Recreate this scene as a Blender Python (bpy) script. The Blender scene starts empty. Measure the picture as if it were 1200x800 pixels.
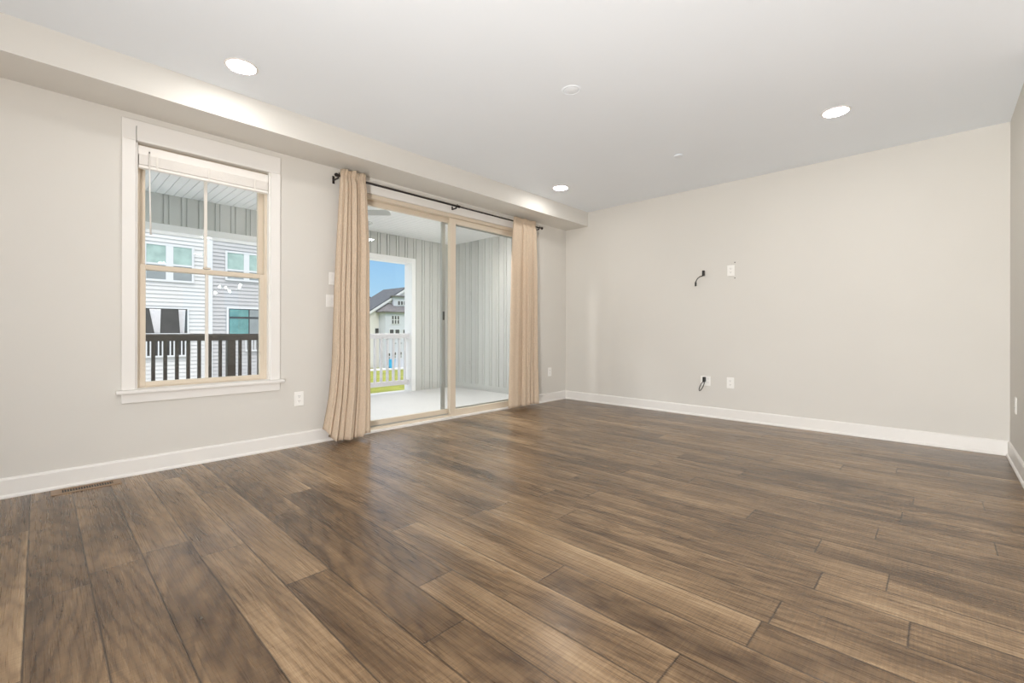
import bpy, bmesh, math, random
from mathutils import Vector, Matrix

# ------------------------------------------------------------------ camera, sky, sun, exposure
SC = bpy.context.scene
COL = SC.collection
PI = math.pi
random.seed(7)

cam_data = bpy.data.cameras.new('camera')
cam = bpy.data.objects.new('camera', cam_data)
COL.objects.link(cam)
SC.camera = cam
cam_data.sensor_width = 36.0
cam_data.sensor_fit = 'HORIZONTAL'
cam_data.lens = 526.7 * 36 / 1200
cam_data.shift_y = -12.0 / 1200
cam_data.clip_start = 0.02
cam_data.clip_end = 500
YAW = math.radians(43.527)
cam.rotation_mode = 'XYZ'
cam.matrix_world = (Matrix.Translation((-5.4867, -4.0944, 1.0136))
                    @ Matrix.Rotation(YAW - PI / 2, 4, 'Z')
                    @ Matrix.Rotation(PI / 2, 4, 'X')
                    @ Matrix.Rotation(math.radians(0.1065), 4, 'Z'))

SC.view_settings.view_transform = 'Standard'
SC.view_settings.look = 'None'
SC.view_settings.gamma = 1.0
SC.view_settings.exposure = 0.0
SC.view_settings.use_curve_mapping = False
SC.cycles.use_denoising = True
SC.cycles.max_bounces = 14
SC.cycles.diffuse_bounces = 8
SC.cycles.glossy_bounces = 6
SC.cycles.transparent_max_bounces = 24
SC.cycles.sample_clamp_indirect = 6.0

SKY = 1.0            # sky strength
SUN = 1.2            # sun strength
ROOM_FILL = 232.0        # added unseen fill light behind the camera
LAMP = 84.0         # recessed lamp lens
PORCHFILL = 680.0   # added unseen fill lens under the porch ceiling
GLOBE = 235.0        # chandelier and porch fan globes

world = bpy.data.worlds.new('sky')
SC.world = world
world.use_nodes = True
wn = world.node_tree
wn.nodes.clear()
w_out = wn.nodes.new('ShaderNodeOutputWorld')
w_bg = wn.nodes.new('ShaderNodeBackground')
w_tc = wn.nodes.new('ShaderNodeTexCoord')
w_sep = wn.nodes.new('ShaderNodeSeparateXYZ')
w_ramp = wn.nodes.new('ShaderNodeValToRGB')
w_bg.inputs['Strength'].default_value = SKY
cr = w_ramp.color_ramp
cr.elements[0].position = 0.0
cr.elements[0].color = (0.60, 0.80, 0.95, 1)
cr.elements[1].position = 1.0
cr.elements[1].color = (3.2, 3.2, 3.25, 1)
for p, c in ((0.09, (0.40, 0.68, 0.93, 1)), (0.20, (0.27, 0.55, 0.90, 1)), (0.45, (1.8, 1.88, 2.0, 1))):
    e = cr.elements.new(p)
    e.color = c
wn.links.new(w_tc.outputs['Generated'], w_sep.inputs[0])
wn.links.new(w_sep.outputs['Z'], w_ramp.inputs[0])
wn.links.new(w_ramp.outputs[0], w_bg.inputs['Color'])
wn.links.new(w_bg.outputs[0], w_out.inputs['Surface'])

sun_data = bpy.data.lights.new('sun', 'SUN')
sun_data.energy = SUN
sun_data.angle = math.radians(2.0)
sun_data.color = (1.0, 0.97, 0.93)
sun = bpy.data.objects.new('sun', sun_data)
COL.objects.link(sun)
fill_data = bpy.data.lights.new('fill_light', 'AREA')  # added fill that brightens the ceiling and walls, not a fitting of the room
fill_data.shape = 'DISK'
fill_data.size = 0.5
fill_data.energy = ROOM_FILL
fill_data.color = (1.0, 0.985, 0.96)
fill_lamp = bpy.data.objects.new('fill_light', fill_data)
COL.objects.link(fill_lamp)
fill_lamp.location = (-6.7, -4.15, 0.3)
fill_lamp.rotation_euler = Vector((0.97, -0.05, 0.50)).to_track_quat('-Z', 'Y').to_euler()
sun.rotation_euler = Vector((0.35, 0.62, -0.85)).to_track_quat('-Z', 'Y').to_euler()

# ------------------------------------------------------------------ materials
class NT:
    def __init__(self, name):
        self.m = bpy.data.materials.new(name)
        self.m.use_nodes = True
        self.t = self.m.node_tree
        self.t.nodes.clear()
        self.out = self.n('ShaderNodeOutputMaterial')

    def n(self, kind, **kw):
        nd = self.t.nodes.new(kind)
        for k, v in kw.items():
            setattr(nd, k, v)
        return nd

    def l(self, a, b):
        self.t.links.new(a, b)

    def put(self, sock, v):
        if hasattr(v, 'is_output'):
            self.l(v, sock)
        else:
            sock.default_value = v

    def math(self, op, a, b=0.0, c=0.0, clamp=False):
        nd = self.n('ShaderNodeMath', operation=op, use_clamp=clamp)
        for i, v in enumerate((a, b, c)):
            self.put(nd.inputs[i], v)
        return nd.outputs[0]

    def mix(self, f, a, b, kind='MIX'):
        nd = self.n('ShaderNodeMix', data_type='RGBA', blend_type=kind)
        self.put(nd.inputs[0], f)
        self.put(nd.inputs[6], a)
        self.put(nd.inputs[7], b)
        return nd.outputs[2]

    def coords(self, kind='Object', scale=(1, 1, 1)):
        tc = self.n('ShaderNodeTexCoord')
        mp = self.n('ShaderNodeMapping')
        mp.inputs['Scale'].default_value = scale
        self.l(tc.outputs[kind], mp.inputs[0])
        return mp.outputs[0]

    def noise(self, vec, scale=5, detail=3, rough=0.5, dist=0.0):
        nd = self.n('ShaderNodeTexNoise')
        self.l(vec, nd.inputs['Vector'])
        nd.inputs['Scale'].default_value = scale
        nd.inputs['Detail'].default_value = detail
        nd.inputs['Roughness'].default_value = rough
        nd.inputs['Distortion'].default_value = dist
        return nd.outputs['Fac']

    def ramp(self, fac, stops):
        nd = self.n('ShaderNodeValToRGB')
        self.l(fac, nd.inputs[0])
        r = nd.color_ramp
        r.elements[0].position, r.elements[0].color = stops[0][0], rgba(stops[0][1])
        r.elements[1].position, r.elements[1].color = stops[-1][0], rgba(stops[-1][1])
        for p, c in stops[1:-1]:
            e = r.elements.new(p)
            e.color = rgba(c)
        return nd.outputs[0]

    def principled(self, color, rough=0.5, bump=None, bump_strength=0.1, bump_dist=0.01, **kw):
        b = self.n('ShaderNodeBsdfPrincipled')
        self.put(b.inputs['Base Color'], rgba(color) if not hasattr(color, 'is_output') else color)
        self.put(b.inputs['Roughness'], rough)
        for k, v in kw.items():
            self.put(b.inputs[k.replace('_', ' ')], v)
        if bump is not None:
            bp = self.n('ShaderNodeBump')
            bp.inputs['Strength'].default_value = bump_strength
            bp.inputs['Distance'].default_value = bump_dist
            self.l(bump, bp.inputs['Height'])
            self.l(bp.outputs[0], b.inputs['Normal'])
        self.l(b.outputs[0], self.out.inputs[0])
        return b


def rgba(c):
    return (c[0], c[1], c[2], 1.0) if len(c) == 3 else c


def paint(name, color, rough=0.5, vary=0.03, scale=3.0, bump_scale=220.0, bump=0.03, **kw):
    t = NT(name)
    v = t.coords('Object')
    f = t.noise(v, scale, 3)
    lo = tuple(c * (1 - vary) for c in color)
    hi = tuple(min(1, c * (1 + vary)) for c in color)
    col = t.ramp(f, [(0.3, lo), (0.7, hi)])
    t.principled(col, rough, t.noise(v, bump_scale, 2), bump, 0.002, **kw)
    return t.m


def glass(name, tint=(1, 1, 1), gloss=(0.80, 1.0, 0.95), ior=1.45):
    t = NT(name)
    tr = t.n('ShaderNodeBsdfTransparent')
    tr.inputs[0].default_value = rgba(tint)
    gl = t.n('ShaderNodeBsdfGlossy')
    gl.inputs['Roughness'].default_value = 0.0
    gl.inputs['Color'].default_value = rgba(gloss)
    fr = t.n('ShaderNodeFresnel')
    # the far face of the pane is left at the same angle: keep its reflectivity that of the near face
    back = t.n('ShaderNodeNewGeometry').outputs['Backfacing']
    t.l(t.math('MULTIPLY_ADD', back, 1.0 / ior - ior, ior), fr.inputs[0])
    # fine dust keeps the pane procedural: a hardly visible change of its reflectivity
    dust = t.noise(t.coords('Object'), 2.0, 2)
    k = t.math('MULTIPLY', fr.outputs[0], t.math('MULTIPLY_ADD', dust, 0.1, 0.95))
    mx = t.n('ShaderNodeMixShader')
    t.l(k, mx.inputs[0])
    t.l(tr.outputs[0], mx.inputs[1])
    t.l(gl.outputs[0], mx.inputs[2])
    t.l(mx.outputs[0], t.out.inputs[0])
    return t.m


def emitter(name, color, strength):
    t = NT(name)
    e = t.n('ShaderNodeEmission')
    e.inputs[0].default_value = rgba(color)
    e.inputs[1].default_value = strength
    t.l(e.outputs[0], t.out.inputs[0])
    return t.m


PLANK_W, PLANK_L, PLANK_X0 = 0.178, 1.42, -5.342


def plank_floor():
    t = NT('vinyl_plank')
    tc = t.n('ShaderNodeTexCoord')
    sp = t.n('ShaderNodeSeparateXYZ')
    t.l(tc.outputs['Object'], sp.inputs[0])
    x, y = sp.outputs[0], sp.outputs[1]
    u = t.math('DIVIDE', t.math('SUBTRACT', x, PLANK_X0), PLANK_W)
    row = t.math('FLOOR', u)
    fu = t.math('SUBTRACT', u, row)
    wn1 = t.n('ShaderNodeTexWhiteNoise', noise_dimensions='1D')
    t.l(row, wn1.inputs['W'])
    v = t.math('ADD', t.math('DIVIDE', y, PLANK_L), t.math('MULTIPLY', wn1.outputs['Value'], 7.0))
    colm = t.math('FLOOR', v)
    fv = t.math('SUBTRACT', v, colm)
    cmb = t.n('ShaderNodeCombineXYZ')
    t.l(row, cmb.inputs[0])
    t.l(colm, cmb.inputs[1])
    wn2 = t.n('ShaderNodeTexWhiteNoise', noise_dimensions='3D')
    t.l(cmb.outputs[0], wn2.inputs['Vector'])
    rnd = wn2.outputs['Value']
    rs = t.n('ShaderNodeSeparateXYZ')
    t.l(wn2.outputs['Color'], rs.inputs[0])
    # grain space: long along y, moved to a place of its own on each plank
    def grain_space(stretch, k):
        g = t.n('ShaderNodeCombineXYZ')
        t.l(t.math('ADD', x, t.math('MULTIPLY', rs.outputs[0], 30.0 + k)), g.inputs[0])
        t.l(t.math('ADD', t.math('MULTIPLY', y, stretch), t.math('MULTIPLY', rs.outputs[1], 30.0)), g.inputs[1])
        t.l(t.math('MULTIPLY', rnd, 11.0), g.inputs[2])
        return g.outputs[0]
    broad = t.noise(grain_space(0.10, 0), 11.0, 3, 0.5, 0.4)
    streak = t.noise(grain_space(0.022, 3), 34.0, 3, 0.55, 0.2)
    fine = t.noise(grain_space(0.013, 7), 190.0, 3, 0.6, 0.3)
    pores = t.noise(grain_space(0.06, 9), 420.0, 2, 0.6)
    # cathedral rings
    wv = t.n('ShaderNodeTexWave', wave_type='RINGS', rings_direction='Z', wave_profile='SIN')
    t.l(grain_space(0.10, 0), wv.inputs['Vector'])
    wv.inputs['Scale'].default_value = 16.0
    wv.inputs['Distortion'].default_value = 6.0
    wv.inputs['Detail'].default_value = 2.0
    wv.inputs['Detail Scale'].default_value = 1.6
    rings = t.math('POWER', wv.outputs['Fac'], 3.0)
    # cross-cut saw marks
    sx = t.n('ShaderNodeCombineXYZ')
    t.l(t.math('MULTIPLY', x, 9.0), sx.inputs[0])
    t.l(t.math('MULTIPLY', y, 170.0), sx.inputs[1])
    t.l(t.math('MULTIPLY', rnd, 9.0), sx.inputs[2])
    saw = t.noise(sx.outputs[0], 1.0, 2, 0.6)
    patch = t.noise(t.coords('Object', (1.6, 0.7, 1)), 2.4, 3, 0.6)
    # a pale sapwood band down one edge of some planks
    sap = t.math('MULTIPLY', t.math('POWER', fu, 5.0), t.math('GREATER_THAN', rs.outputs[2], 0.55))
    # small knots
    vo = t.n('ShaderNodeTexVoronoi', feature='F1')
    vo.inputs['Scale'].default_value = 1.9
    kn = t.n('ShaderNodeCombineXYZ')
    t.l(t.math('ADD', x, t.math('MULTIPLY', rs.outputs[1], 5.0)), kn.inputs[0])
    t.l(t.math('MULTIPLY', y, 0.55), kn.inputs[1])
    t.l(kn.outputs[0], vo.inputs['Vector'])
    knot = t.math('SUBTRACT', 1.0, t.math('DIVIDE', vo.outputs['Distance'], 0.035), clamp=True)
    f = t.math('ADD', t.math('MULTIPLY', broad, 0.66), t.math('MULTIPLY', streak, 0.22))
    f = t.math('ADD', f, t.math('MULTIPLY', t.math('SUBTRACT', fine, 0.5), 0.19))
    f = t.math('ADD', f, t.math('MULTIPLY', t.math('SUBTRACT', pores, 0.5), 0.25))
    f = t.math('SUBTRACT', f, t.math('MULTIPLY', rings, 0.12))
    f = t.math('ADD', f, t.math('MULTIPLY', t.math('SUBTRACT', saw, 0.5), 0.27))
    f = t.math('ADD', f, t.math('MULTIPLY', t.math('SUBTRACT', rnd, 0.5), 0.22))
    f = t.math('ADD', f, t.math('MULTIPLY', t.math('SUBTRACT', patch, 0.5), 0.40))
    f = t.math('ADD', f, t.math('MULTIPLY', sap, 0.20))
    f = t.math('SUBTRACT', f, t.math('MULTIPLY_ADD', knot, 0.35, -0.055))
    base = t.ramp(f, [(0.20, (0.060, 0.033, 0.016)), (0.38, (0.130, 0.079, 0.041)), (0.50, (0.200, 0.126, 0.067)),
                      (0.64, (0.300, 0.197, 0.110)), (0.85, (0.47, 0.335, 0.20))])
    # seams: fine dark joints
    du = t.math('MULTIPLY', t.math('MINIMUM', fu, t.math('SUBTRACT', 1.0, fu)), PLANK_W)
    dv = t.math('MULTIPLY', t.math('MINIMUM', fv, t.math('SUBTRACT', 1.0, fv)), PLANK_L)
    d = t.math('MINIMUM', du, dv)
    joint = t.math('SUBTRACT', 1.0, t.math('DIVIDE', d, 0.0048), clamp=True)
    col = t.mix(t.math('MULTIPLY', joint, 0.9), base, rgba((0.018, 0.011, 0.007)))
    h = t.math('SUBTRACT', t.math('ADD', t.math('MULTIPLY', fine, 0.25), t.math('MULTIPLY', saw, 0.12)), joint)
    rough = t.math('MULTIPLY_ADD', fine, 0.12, 0.22)
    t.principled(col, rough, h, 0.10, 0.004, Specular_IOR_Level=0.5)
    return t.m


def fabric(name, color, sheer=0.25):
    t = NT(name)
    v = t.coords('Object')
    f1 = t.noise(t.coords('Object', (1, 1, 0.15)), 260, 2)
    f2 = t.noise(t.coords('Object', (0.2, 0.2, 1)), 420, 2)
    f = t.math('MULTIPLY', t.math('ADD', f1, f2), 0.5)
    col = t.ramp(f, [(0.35, tuple(c * 0.86 for c in color)), (0.65, tuple(min(1, c * 1.1) for c in color))])
    d = t.n('ShaderNodeBsdfDiffuse')
    tl = t.n('ShaderNodeBsdfTranslucent')
    t.l(col, d.inputs[0])
    t.l(col, tl.inputs[0])
    bp = t.n('ShaderNodeBump')
    bp.inputs['Strength'].default_value = 0.15
    bp.inputs['Distance'].default_value = 0.001
    t.l(f, bp.inputs['Height'])
    t.l(bp.outputs[0], d.inputs['Normal'])
    mx = t.n('ShaderNodeMixShader')
    mx.inputs[0].default_value = sheer
    t.l(d.outputs[0], mx.inputs[1])
    t.l(tl.outputs[0], mx.inputs[2])
    t.l(mx.outputs[0], t.out.inputs[0])
    return t.m


def screen_mesh():
    t = NT('insect_screen')
    d = t.n('ShaderNodeBsdfDiffuse')
    f = t.noise(t.coords('Object'), 900, 1)
    t.l(t.ramp(f, [(0.3, (0.10, 0.11, 0.11)), (0.7, (0.16, 0.17, 0.17))]), d.inputs[0])
    tr = t.n('ShaderNodeBsdfTransparent')
    mx = t.n('ShaderNodeMixShader')
    mx.inputs[0].default_value = 0.06
    t.l(tr.outputs[0], mx.inputs[1])
    t.l(d.outputs[0], mx.inputs[2])
    t.l(mx.outputs[0], t.out.inputs[0])
    return t.m


def grass_mat():
    t = NT('grass_lawn')
    v = t.coords('Object')
    f = t.math('ADD', t.math('MULTIPLY', t.noise(v, 0.6, 4), 0.6), t.math('MULTIPLY', t.noise(v, 9, 3), 0.4))
    col = t.ramp(f, [(0.3, (0.13, 0.145, 0.012)), (0.55, (0.22, 0.235, 0.02)), (0.75, (0.32, 0.32, 0.045))])
    t.principled(col, 0.9, t.noise(v, 30, 3), 0.4, 0.05)
    return t.m


def shingle_mat(name, color):
    t = NT(name)
    v = t.coords('Object', (1, 1, 1))
    f = t.math('ADD', t.math('MULTIPLY', t.noise(v, 2.5, 3), 0.5), t.math('MULTIPLY', t.noise(v, 14, 2), 0.5))
    col = t.ramp(f, [(0.3, tuple(c * 0.7 for c in color)), (0.7, tuple(c * 1.25 for c in color))])
    t.principled(col, 0.9, f, 0.3, 0.02)
    return t.m


M = {
    'wall': paint('wall_paint', (0.705, 0.684, 0.642), 0.75, 0.012, 1.2),
    'ceiling': paint('ceiling_paint', (0.835, 0.878, 0.925), 0.85, 0.01, 1.0),
    'trim': paint('white_trim', (0.84, 0.82, 0.79), 0.38, 0.01, 2.0, 60, 0.01),
    'floor': plank_floor(),
    'almond': paint('almond_vinyl', (0.68, 0.59, 0.475), 0.45, 0.02, 3.0, 80, 0.01),
    'muntin': paint('pale_muntin', (0.78, 0.74, 0.68), 0.45, 0.02, 3.0),
    'grey_metal': paint('grey_screen_frame', (0.36, 0.36, 0.34), 0.45, 0.03, 5.0),
    'dark_plastic': paint('black_plastic', (0.014, 0.013, 0.012), 0.4, 0.05, 20),
    'iron': paint('dark_iron', (0.025, 0.019, 0.017), 0.45, 0.08, 20, 120, 0.05, Metallic=0.3),
    'plate': paint('white_plate_plastic', (0.92, 0.91, 0.88), 0.35, 0.01, 5.0),
    'slot': paint('dark_slot', (0.03, 0.03, 0.03), 0.7, 0.05, 20),
    'glass': glass('window_glass'),
    'curtain': fabric('tan_linen', (0.73, 0.60, 0.465), 0.2),
    'blind': paint('white_blind_vinyl', (0.86, 0.83, 0.79), 0.4, 0.01, 4.0),
    'cord': paint('white_cord', (0.80, 0.77, 0.72), 0.7, 0.03, 30),
    'vent': paint('bronze_vent_metal', (0.30, 0.20, 0.125), 0.5, 0.08, 12),
    'lens': emitter('lamp_lens', (1.0, 0.975, 0.94), LAMP),
    'globe': emitter('lamp_globe', (1.0, 0.95, 0.89), GLOBE),
    'porch_fill_lens': emitter('porch_fill_glow', (1.0, 0.99, 0.97), PORCHFILL),
    'porch_siding': paint('grey_porch_siding', (0.53, 0.53, 0.505), 0.6, 0.02, 1.5, 60, 0.03),
    'porch_ceiling': paint('white_porch_panel', (0.86, 0.86, 0.85), 0.5, 0.01, 2.0),
    'porch_trim': paint('white_porch_trim', (0.86, 0.86, 0.85), 0.5, 0.01, 2.0),
    'porch_floor': paint('pale_deck_coating', (0.60, 0.60, 0.59), 0.55, 0.03, 2.0, 90, 0.08),
    'rail_white': paint('white_rail_vinyl', (0.66, 0.65, 0.67), 0.45, 0.01, 3.0),
    'rail_dark': paint('dark_brown_rail', (0.065, 0.050, 0.042), 0.5, 0.06, 6.0),
    'screen': screen_mesh(),
    'grass': grass_mat(),
    'siding_white': paint('white_lap_siding', (0.62, 0.605, 0.585), 0.6, 0.015, 0.6, 20, 0.02),
    'siding_grey': paint('grey_lap_siding', (0.48, 0.465, 0.46), 0.6, 0.02, 0.6, 20, 0.02),
    'siding_blue': paint('pale_blue_siding', (0.54, 0.555, 0.60), 0.6, 0.02, 0.6, 20, 0.02),
    'siding_cream': paint('cream_siding', (0.68, 0.65, 0.60), 0.6, 0.02, 0.6, 20, 0.02),
    'house_trim': paint('house_trim_white', (0.66, 0.66, 0.66), 0.5, 0.01, 1.0),
    'shingle': shingle_mat('grey_shingle', (0.065, 0.07, 0.085)),
    'shingle_brown': shingle_mat('brown_shingle', (0.135, 0.125, 0.13)),
    'pane_dark': paint('dark_house_pane', (0.06, 0.055, 0.055), 0.12, 0.2, 1.5),
    'pane_green': paint('green_reflection_pane', (0.36, 0.47, 0.42), 0.15, 0.18, 2.5),  # green reflection of coated glass put into the colour
    'pane_teal': paint('teal_reflection_pane', (0.13, 0.28, 0.27), 0.15, 0.2, 2.5),  # teal reflection painted into the pane colour
    'pane_grey': paint('grey_screened_pane', (0.26, 0.28, 0.28), 0.4, 0.1, 2.0),
    'white_cloth': fabric('white_sheer', (0.8, 0.78, 0.78), 0.1),
    'bin_blue': paint('blue_bin_plastic', (0.015, 0.36, 0.62), 0.45, 0.05, 5.0),
    'fan_white': paint('fan_blade_paint', (0.46, 0.46, 0.44), 0.5, 0.02, 4.0),
    'concrete': paint('pale_concrete', (0.55, 0.54, 0.52), 0.85, 0.06, 2.0),
}

# ------------------------------------------------------------------ helpers
def link(name, me, m, parent=None):
    o = bpy.data.objects.new(name, me)
    COL.objects.link(o)
    if m is not None:
        me.materials.append(m)
    if parent is not None:
        o.parent = parent
    return o


def wpos(o):
    p = Vector((0, 0, 0))
    while o is not None:
        p += o.location
        o = o.parent
    return p


def finish(bm, name, m, parent, bevel=0.0, smooth=False, local=False):
    if parent is not None and not local:
        bmesh.ops.translate(bm, verts=bm.verts, vec=-wpos(parent))
    bmesh.ops.recalc_face_normals(bm, faces=bm.faces)
    if smooth:
        for f in bm.faces:
            f.smooth = True
    me = bpy.data.meshes.new(name)
    bm.to_mesh(me)
    bm.free()
    o = link(name, me, m, parent)
    if bevel > 0:
        b = o.modifiers.new('bevel', 'BEVEL')
        b.width = bevel
        b.segments = 2
        b.limit_method = 'ANGLE'
    return o


def add_box(bm, x0, x1, y0, y1, z0, z1):
    vs = [bm.verts.new(p) for p in ((x0, y0, z0), (x1, y0, z0), (x1, y1, z0), (x0, y1, z0),
                                    (x0, y0, z1), (x1, y0, z1), (x1, y1, z1), (x0, y1, z1))]
    for q in ((0, 3, 2, 1), (4, 5, 6, 7), (0, 1, 5, 4), (1, 2, 6, 5), (2, 3, 7, 6), (3, 0, 4, 7)):
        bm.faces.new([vs[i] for i in q])


def add_prism(bm, pts, axis, a, b):
    """closed outline pts (2D) pushed along an axis from a to b; axis x: pts are (y,z); y: (x,z); z: (x,y)"""
    def P(p, h):
        return {'x': (h, p[0], p[1]), 'y': (p[0], h, p[1]), 'z': (p[0], p[1], h)}[axis]
    A = [bm.verts.new(P(p, a)) for p in pts]
    B = [bm.verts.new(P(p, b)) for p in pts]
    n = len(pts)
    bm.faces.new(A)
    bm.faces.new(B[::-1])
    for i in range(n):
        bm.faces.new((A[i], B[i], B[(i + 1) % n], A[(i + 1) % n]))


def add_tube(bm, pts, r, seg=10, cap=True):
    pts = [Vector(p) for p in pts]
    rs = r if isinstance(r, (list, tuple)) else [r] * len(pts)
    rings = []
    up = None
    for i, p in enumerate(pts):
        d = (pts[min(i + 1, len(pts) - 1)] - pts[max(i - 1, 0)]).normalized()
        if up is None:
            up = d.orthogonal().normalized()
        up = (up - d * up.dot(d)).normalized()
        s = d.cross(up)
        rings.append([bm.verts.new(p + (up * math.cos(2 * PI * k / seg) + s * math.sin(2 * PI * k / seg)) * rs[i]) for k in range(seg)])
    for a, b in zip(rings, rings[1:]):
        for k in range(seg):
            bm.faces.new((a[k], a[(k + 1) % seg], b[(k + 1) % seg], b[k]))
    if cap:
        bm.faces.new(rings[0][::-1])
        bm.faces.new(rings[-1])


def add_lathe(bm, prof, c=(0, 0, 0), seg=32, axis='z'):
    """prof: list of (radius, height); radius 0 ends close in a point"""
    rings = []
    for r, h in prof:
        if r <= 1e-6:
            ring = [(0, 0, h)]
        else:
            ring = [(r * math.cos(2 * PI * k / seg), r * math.sin(2 * PI * k / seg), h) for k in range(seg)]
        out = []
        for p in ring:
            q = {'z': (p[0], p[1], p[2]), 'y': (p[0], p[2], p[1]), 'x': (p[2], p[0], p[1])}[axis]
            out.append(bm.verts.new((q[0] + c[0], q[1] + c[1], q[2] + c[2])))
        rings.append(out)
    for a, b in zip(rings, rings[1:]):
        for k in range(seg):
            i, j = a[k % len(a)], a[(k + 1) % len(a)]
            u, w = b[k % len(b)], b[(k + 1) % len(b)]
            vs = []
            for v in (i, j, w, u):
                if v not in vs:
                    vs.append(v)
            if len(vs) >= 3:
                bm.faces.new(vs)


def boxes(name, m, parent, lst, bevel=0.0, local=False):
    bm = bmesh.new()
    for b in lst:
        add_box(bm, *b)
    return finish(bm, name, m, parent, bevel, False, local)


def tube(name, m, parent, pts, r, seg=10, local=False):
    bm = bmesh.new()
    add_tube(bm, pts, r, seg)
    return finish(bm, name, m, parent, 0, True, local)


def lathe(name, m, parent, prof, c=(0, 0, 0), seg=32, axis='z', smooth=True, local=False):
    bm = bmesh.new()
    add_lathe(bm, prof, c, seg, axis)
    return finish(bm, name, m, parent, 0, smooth, local)


def tag(o, label, cat, group=None, kind=None):
    o['label'] = label
    o['category'] = cat
    if group:
        o['group'] = group
    if kind:
        o['kind'] = kind
    return o


def thing(name, label, cat, loc=(0, 0, 0), group=None, kind=None):
    o = bpy.data.objects.new(name, None)
    COL.objects.link(o)
    o.empty_display_size = 0.1
    o.location = loc
    return tag(o, label, cat, group, kind)


def dup(root, loc, label, rotz=None, group=None):
    r = root.copy()
    COL.objects.link(r)
    r.location = loc
    r['label'] = label
    if rotz is not None:
        r.rotation_euler = (0, 0, rotz)
    if group:
        r['group'] = group
    for ch in list(root.children):
        c = ch.copy()
        COL.objects.link(c)
        c.parent = r
        for g in list(ch.children):
            d = g.copy()
            COL.objects.link(d)
            d.parent = c
    return r


def struct(name, m, lst, label, cat, bevel=0.0):
    return tag(boxes(name, m, None, lst, bevel), label, cat, None, 'structure')


# ------------------------------------------------------------------ the room
H = 2.74
WT = 0.18                       # window wall thickness
YR = -4.5176                    # right wall
XB, YB = -9.0, -11.0            # end walls out of view
SO_Z, SO_Y = 2.535, -0.398      # soffit under the ceiling along the window wall
WX0, WX1, WZ0, WZ1 = -5.020, -4.142, 0.600, 2.345     # window opening
DX0, DX1, DZ1 = -3.40, -0.88, 2.375                   # sliding door opening

struct('floor', M['floor'], [(XB, 0.0, YB, 0.0, -0.25, 0.0)], 'brown wood-look plank floor across the whole room', 'floor')
struct('ceiling', M['ceiling'], [(XB - 0.15, 0.18, YB - 0.15, WT, H, H + 0.35)], 'flat white ceiling with recessed lights', 'ceiling')
struct('soffit', M['wall'], [(XB, 0.0, SO_Y, 0.0, SO_Z, H)], 'boxed soffit along the ceiling above the window and sliding door', 'soffit')
struct('wall_left', M['wall'], [
    (XB - 0.15, WX0, 0, WT, -0.25, H), (WX0, WX1, 0, WT, -0.25, WZ0), (WX0, WX1, 0, WT, WZ1, H),
    (WX1, DX0, 0, WT, -0.25, H), (DX0, DX1, 0, WT, DZ1, H), (DX0, DX1, 0, WT, -0.25, 0.0), (DX1, 0.18, 0, WT, -0.25, H)],
    'greige wall holding the window and the sliding glass door', 'wall')
struct('wall_far', M['wall'], [(0.0, 0.18, YR - 0.15, 0.0, -0.25, H)], 'blank greige far wall with wall plates and two black cables', 'wall')
struct('wall_right', M['wall'], [(-1.25, 0.0, YR - 0.15, YR, -0.25, H)], 'sliver of greige wall at the right edge of the photo', 'wall')
struct('wall_side', M['wall'], [(-1.25, -1.10, YB, YR - 0.15, -0.25, H)], 'greige side wall of the dining end behind the camera', 'wall')
RW = [(-8.2, -6.9), (-5.6, -4.3), (-2.75, -2.25), (-1.75, -1.30)]
rear, xs = [], XB - 0.15
for a, b in RW:
    rear += [(xs, a, YB - 0.15, YB, -0.25, H), (a, b, YB - 0.15, YB, -0.25, 0.95), (a, b, YB - 0.15, YB, 2.25, H)]
    xs = b
rear.append((xs, -1.10, YB - 0.15, YB, -0.25, H))
struct('wall_rear', M['wall'], rear, 'greige rear wall with daylight windows behind the camera', 'wall')
struct('wall_end', M['wall'], [(XB - 0.15, XB, YB, 0.0, -0.25, H)], 'greige end wall behind the camera', 'wall')


def baseboard_profile(bm, axis, a, b, face, sign):
    """profile standing on the floor in front of a wall face, running along an axis"""
    pr = [(0, 0), (0.024, 0), (0.024, 0.008), (0.020, 0.017), (0.0135, 0.021), (0.0135, 0.108), (0.010, 0.117), (0.004, 0.121), (0, 0.122)]
    add_prism(bm, [(face + sign * p, z) for p, z in pr], axis, a, b)


def baseboard(name, runs, label):
    bm = bmesh.new()
    for r in runs:
        baseboard_profile(bm, *r)
    tag(finish(bm, name, M['trim'], None), label, 'baseboard', None, 'structure')


baseboard('baseboard_left', [('x', XB, DX0 - 0.08, 0.0, -1), ('x', DX1 + 0.08, 0.0, 0.0, -1)], 'white baseboard along the window wall')
baseboard('baseboard_far', [('y', YR, 0.0, 0.0, -1)], 'white baseboard along the blank far wall')
baseboard('baseboard_right', [('x', -1.25, 0.0, YR, 1)], 'white baseboard at the right edge of the photo')

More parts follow.
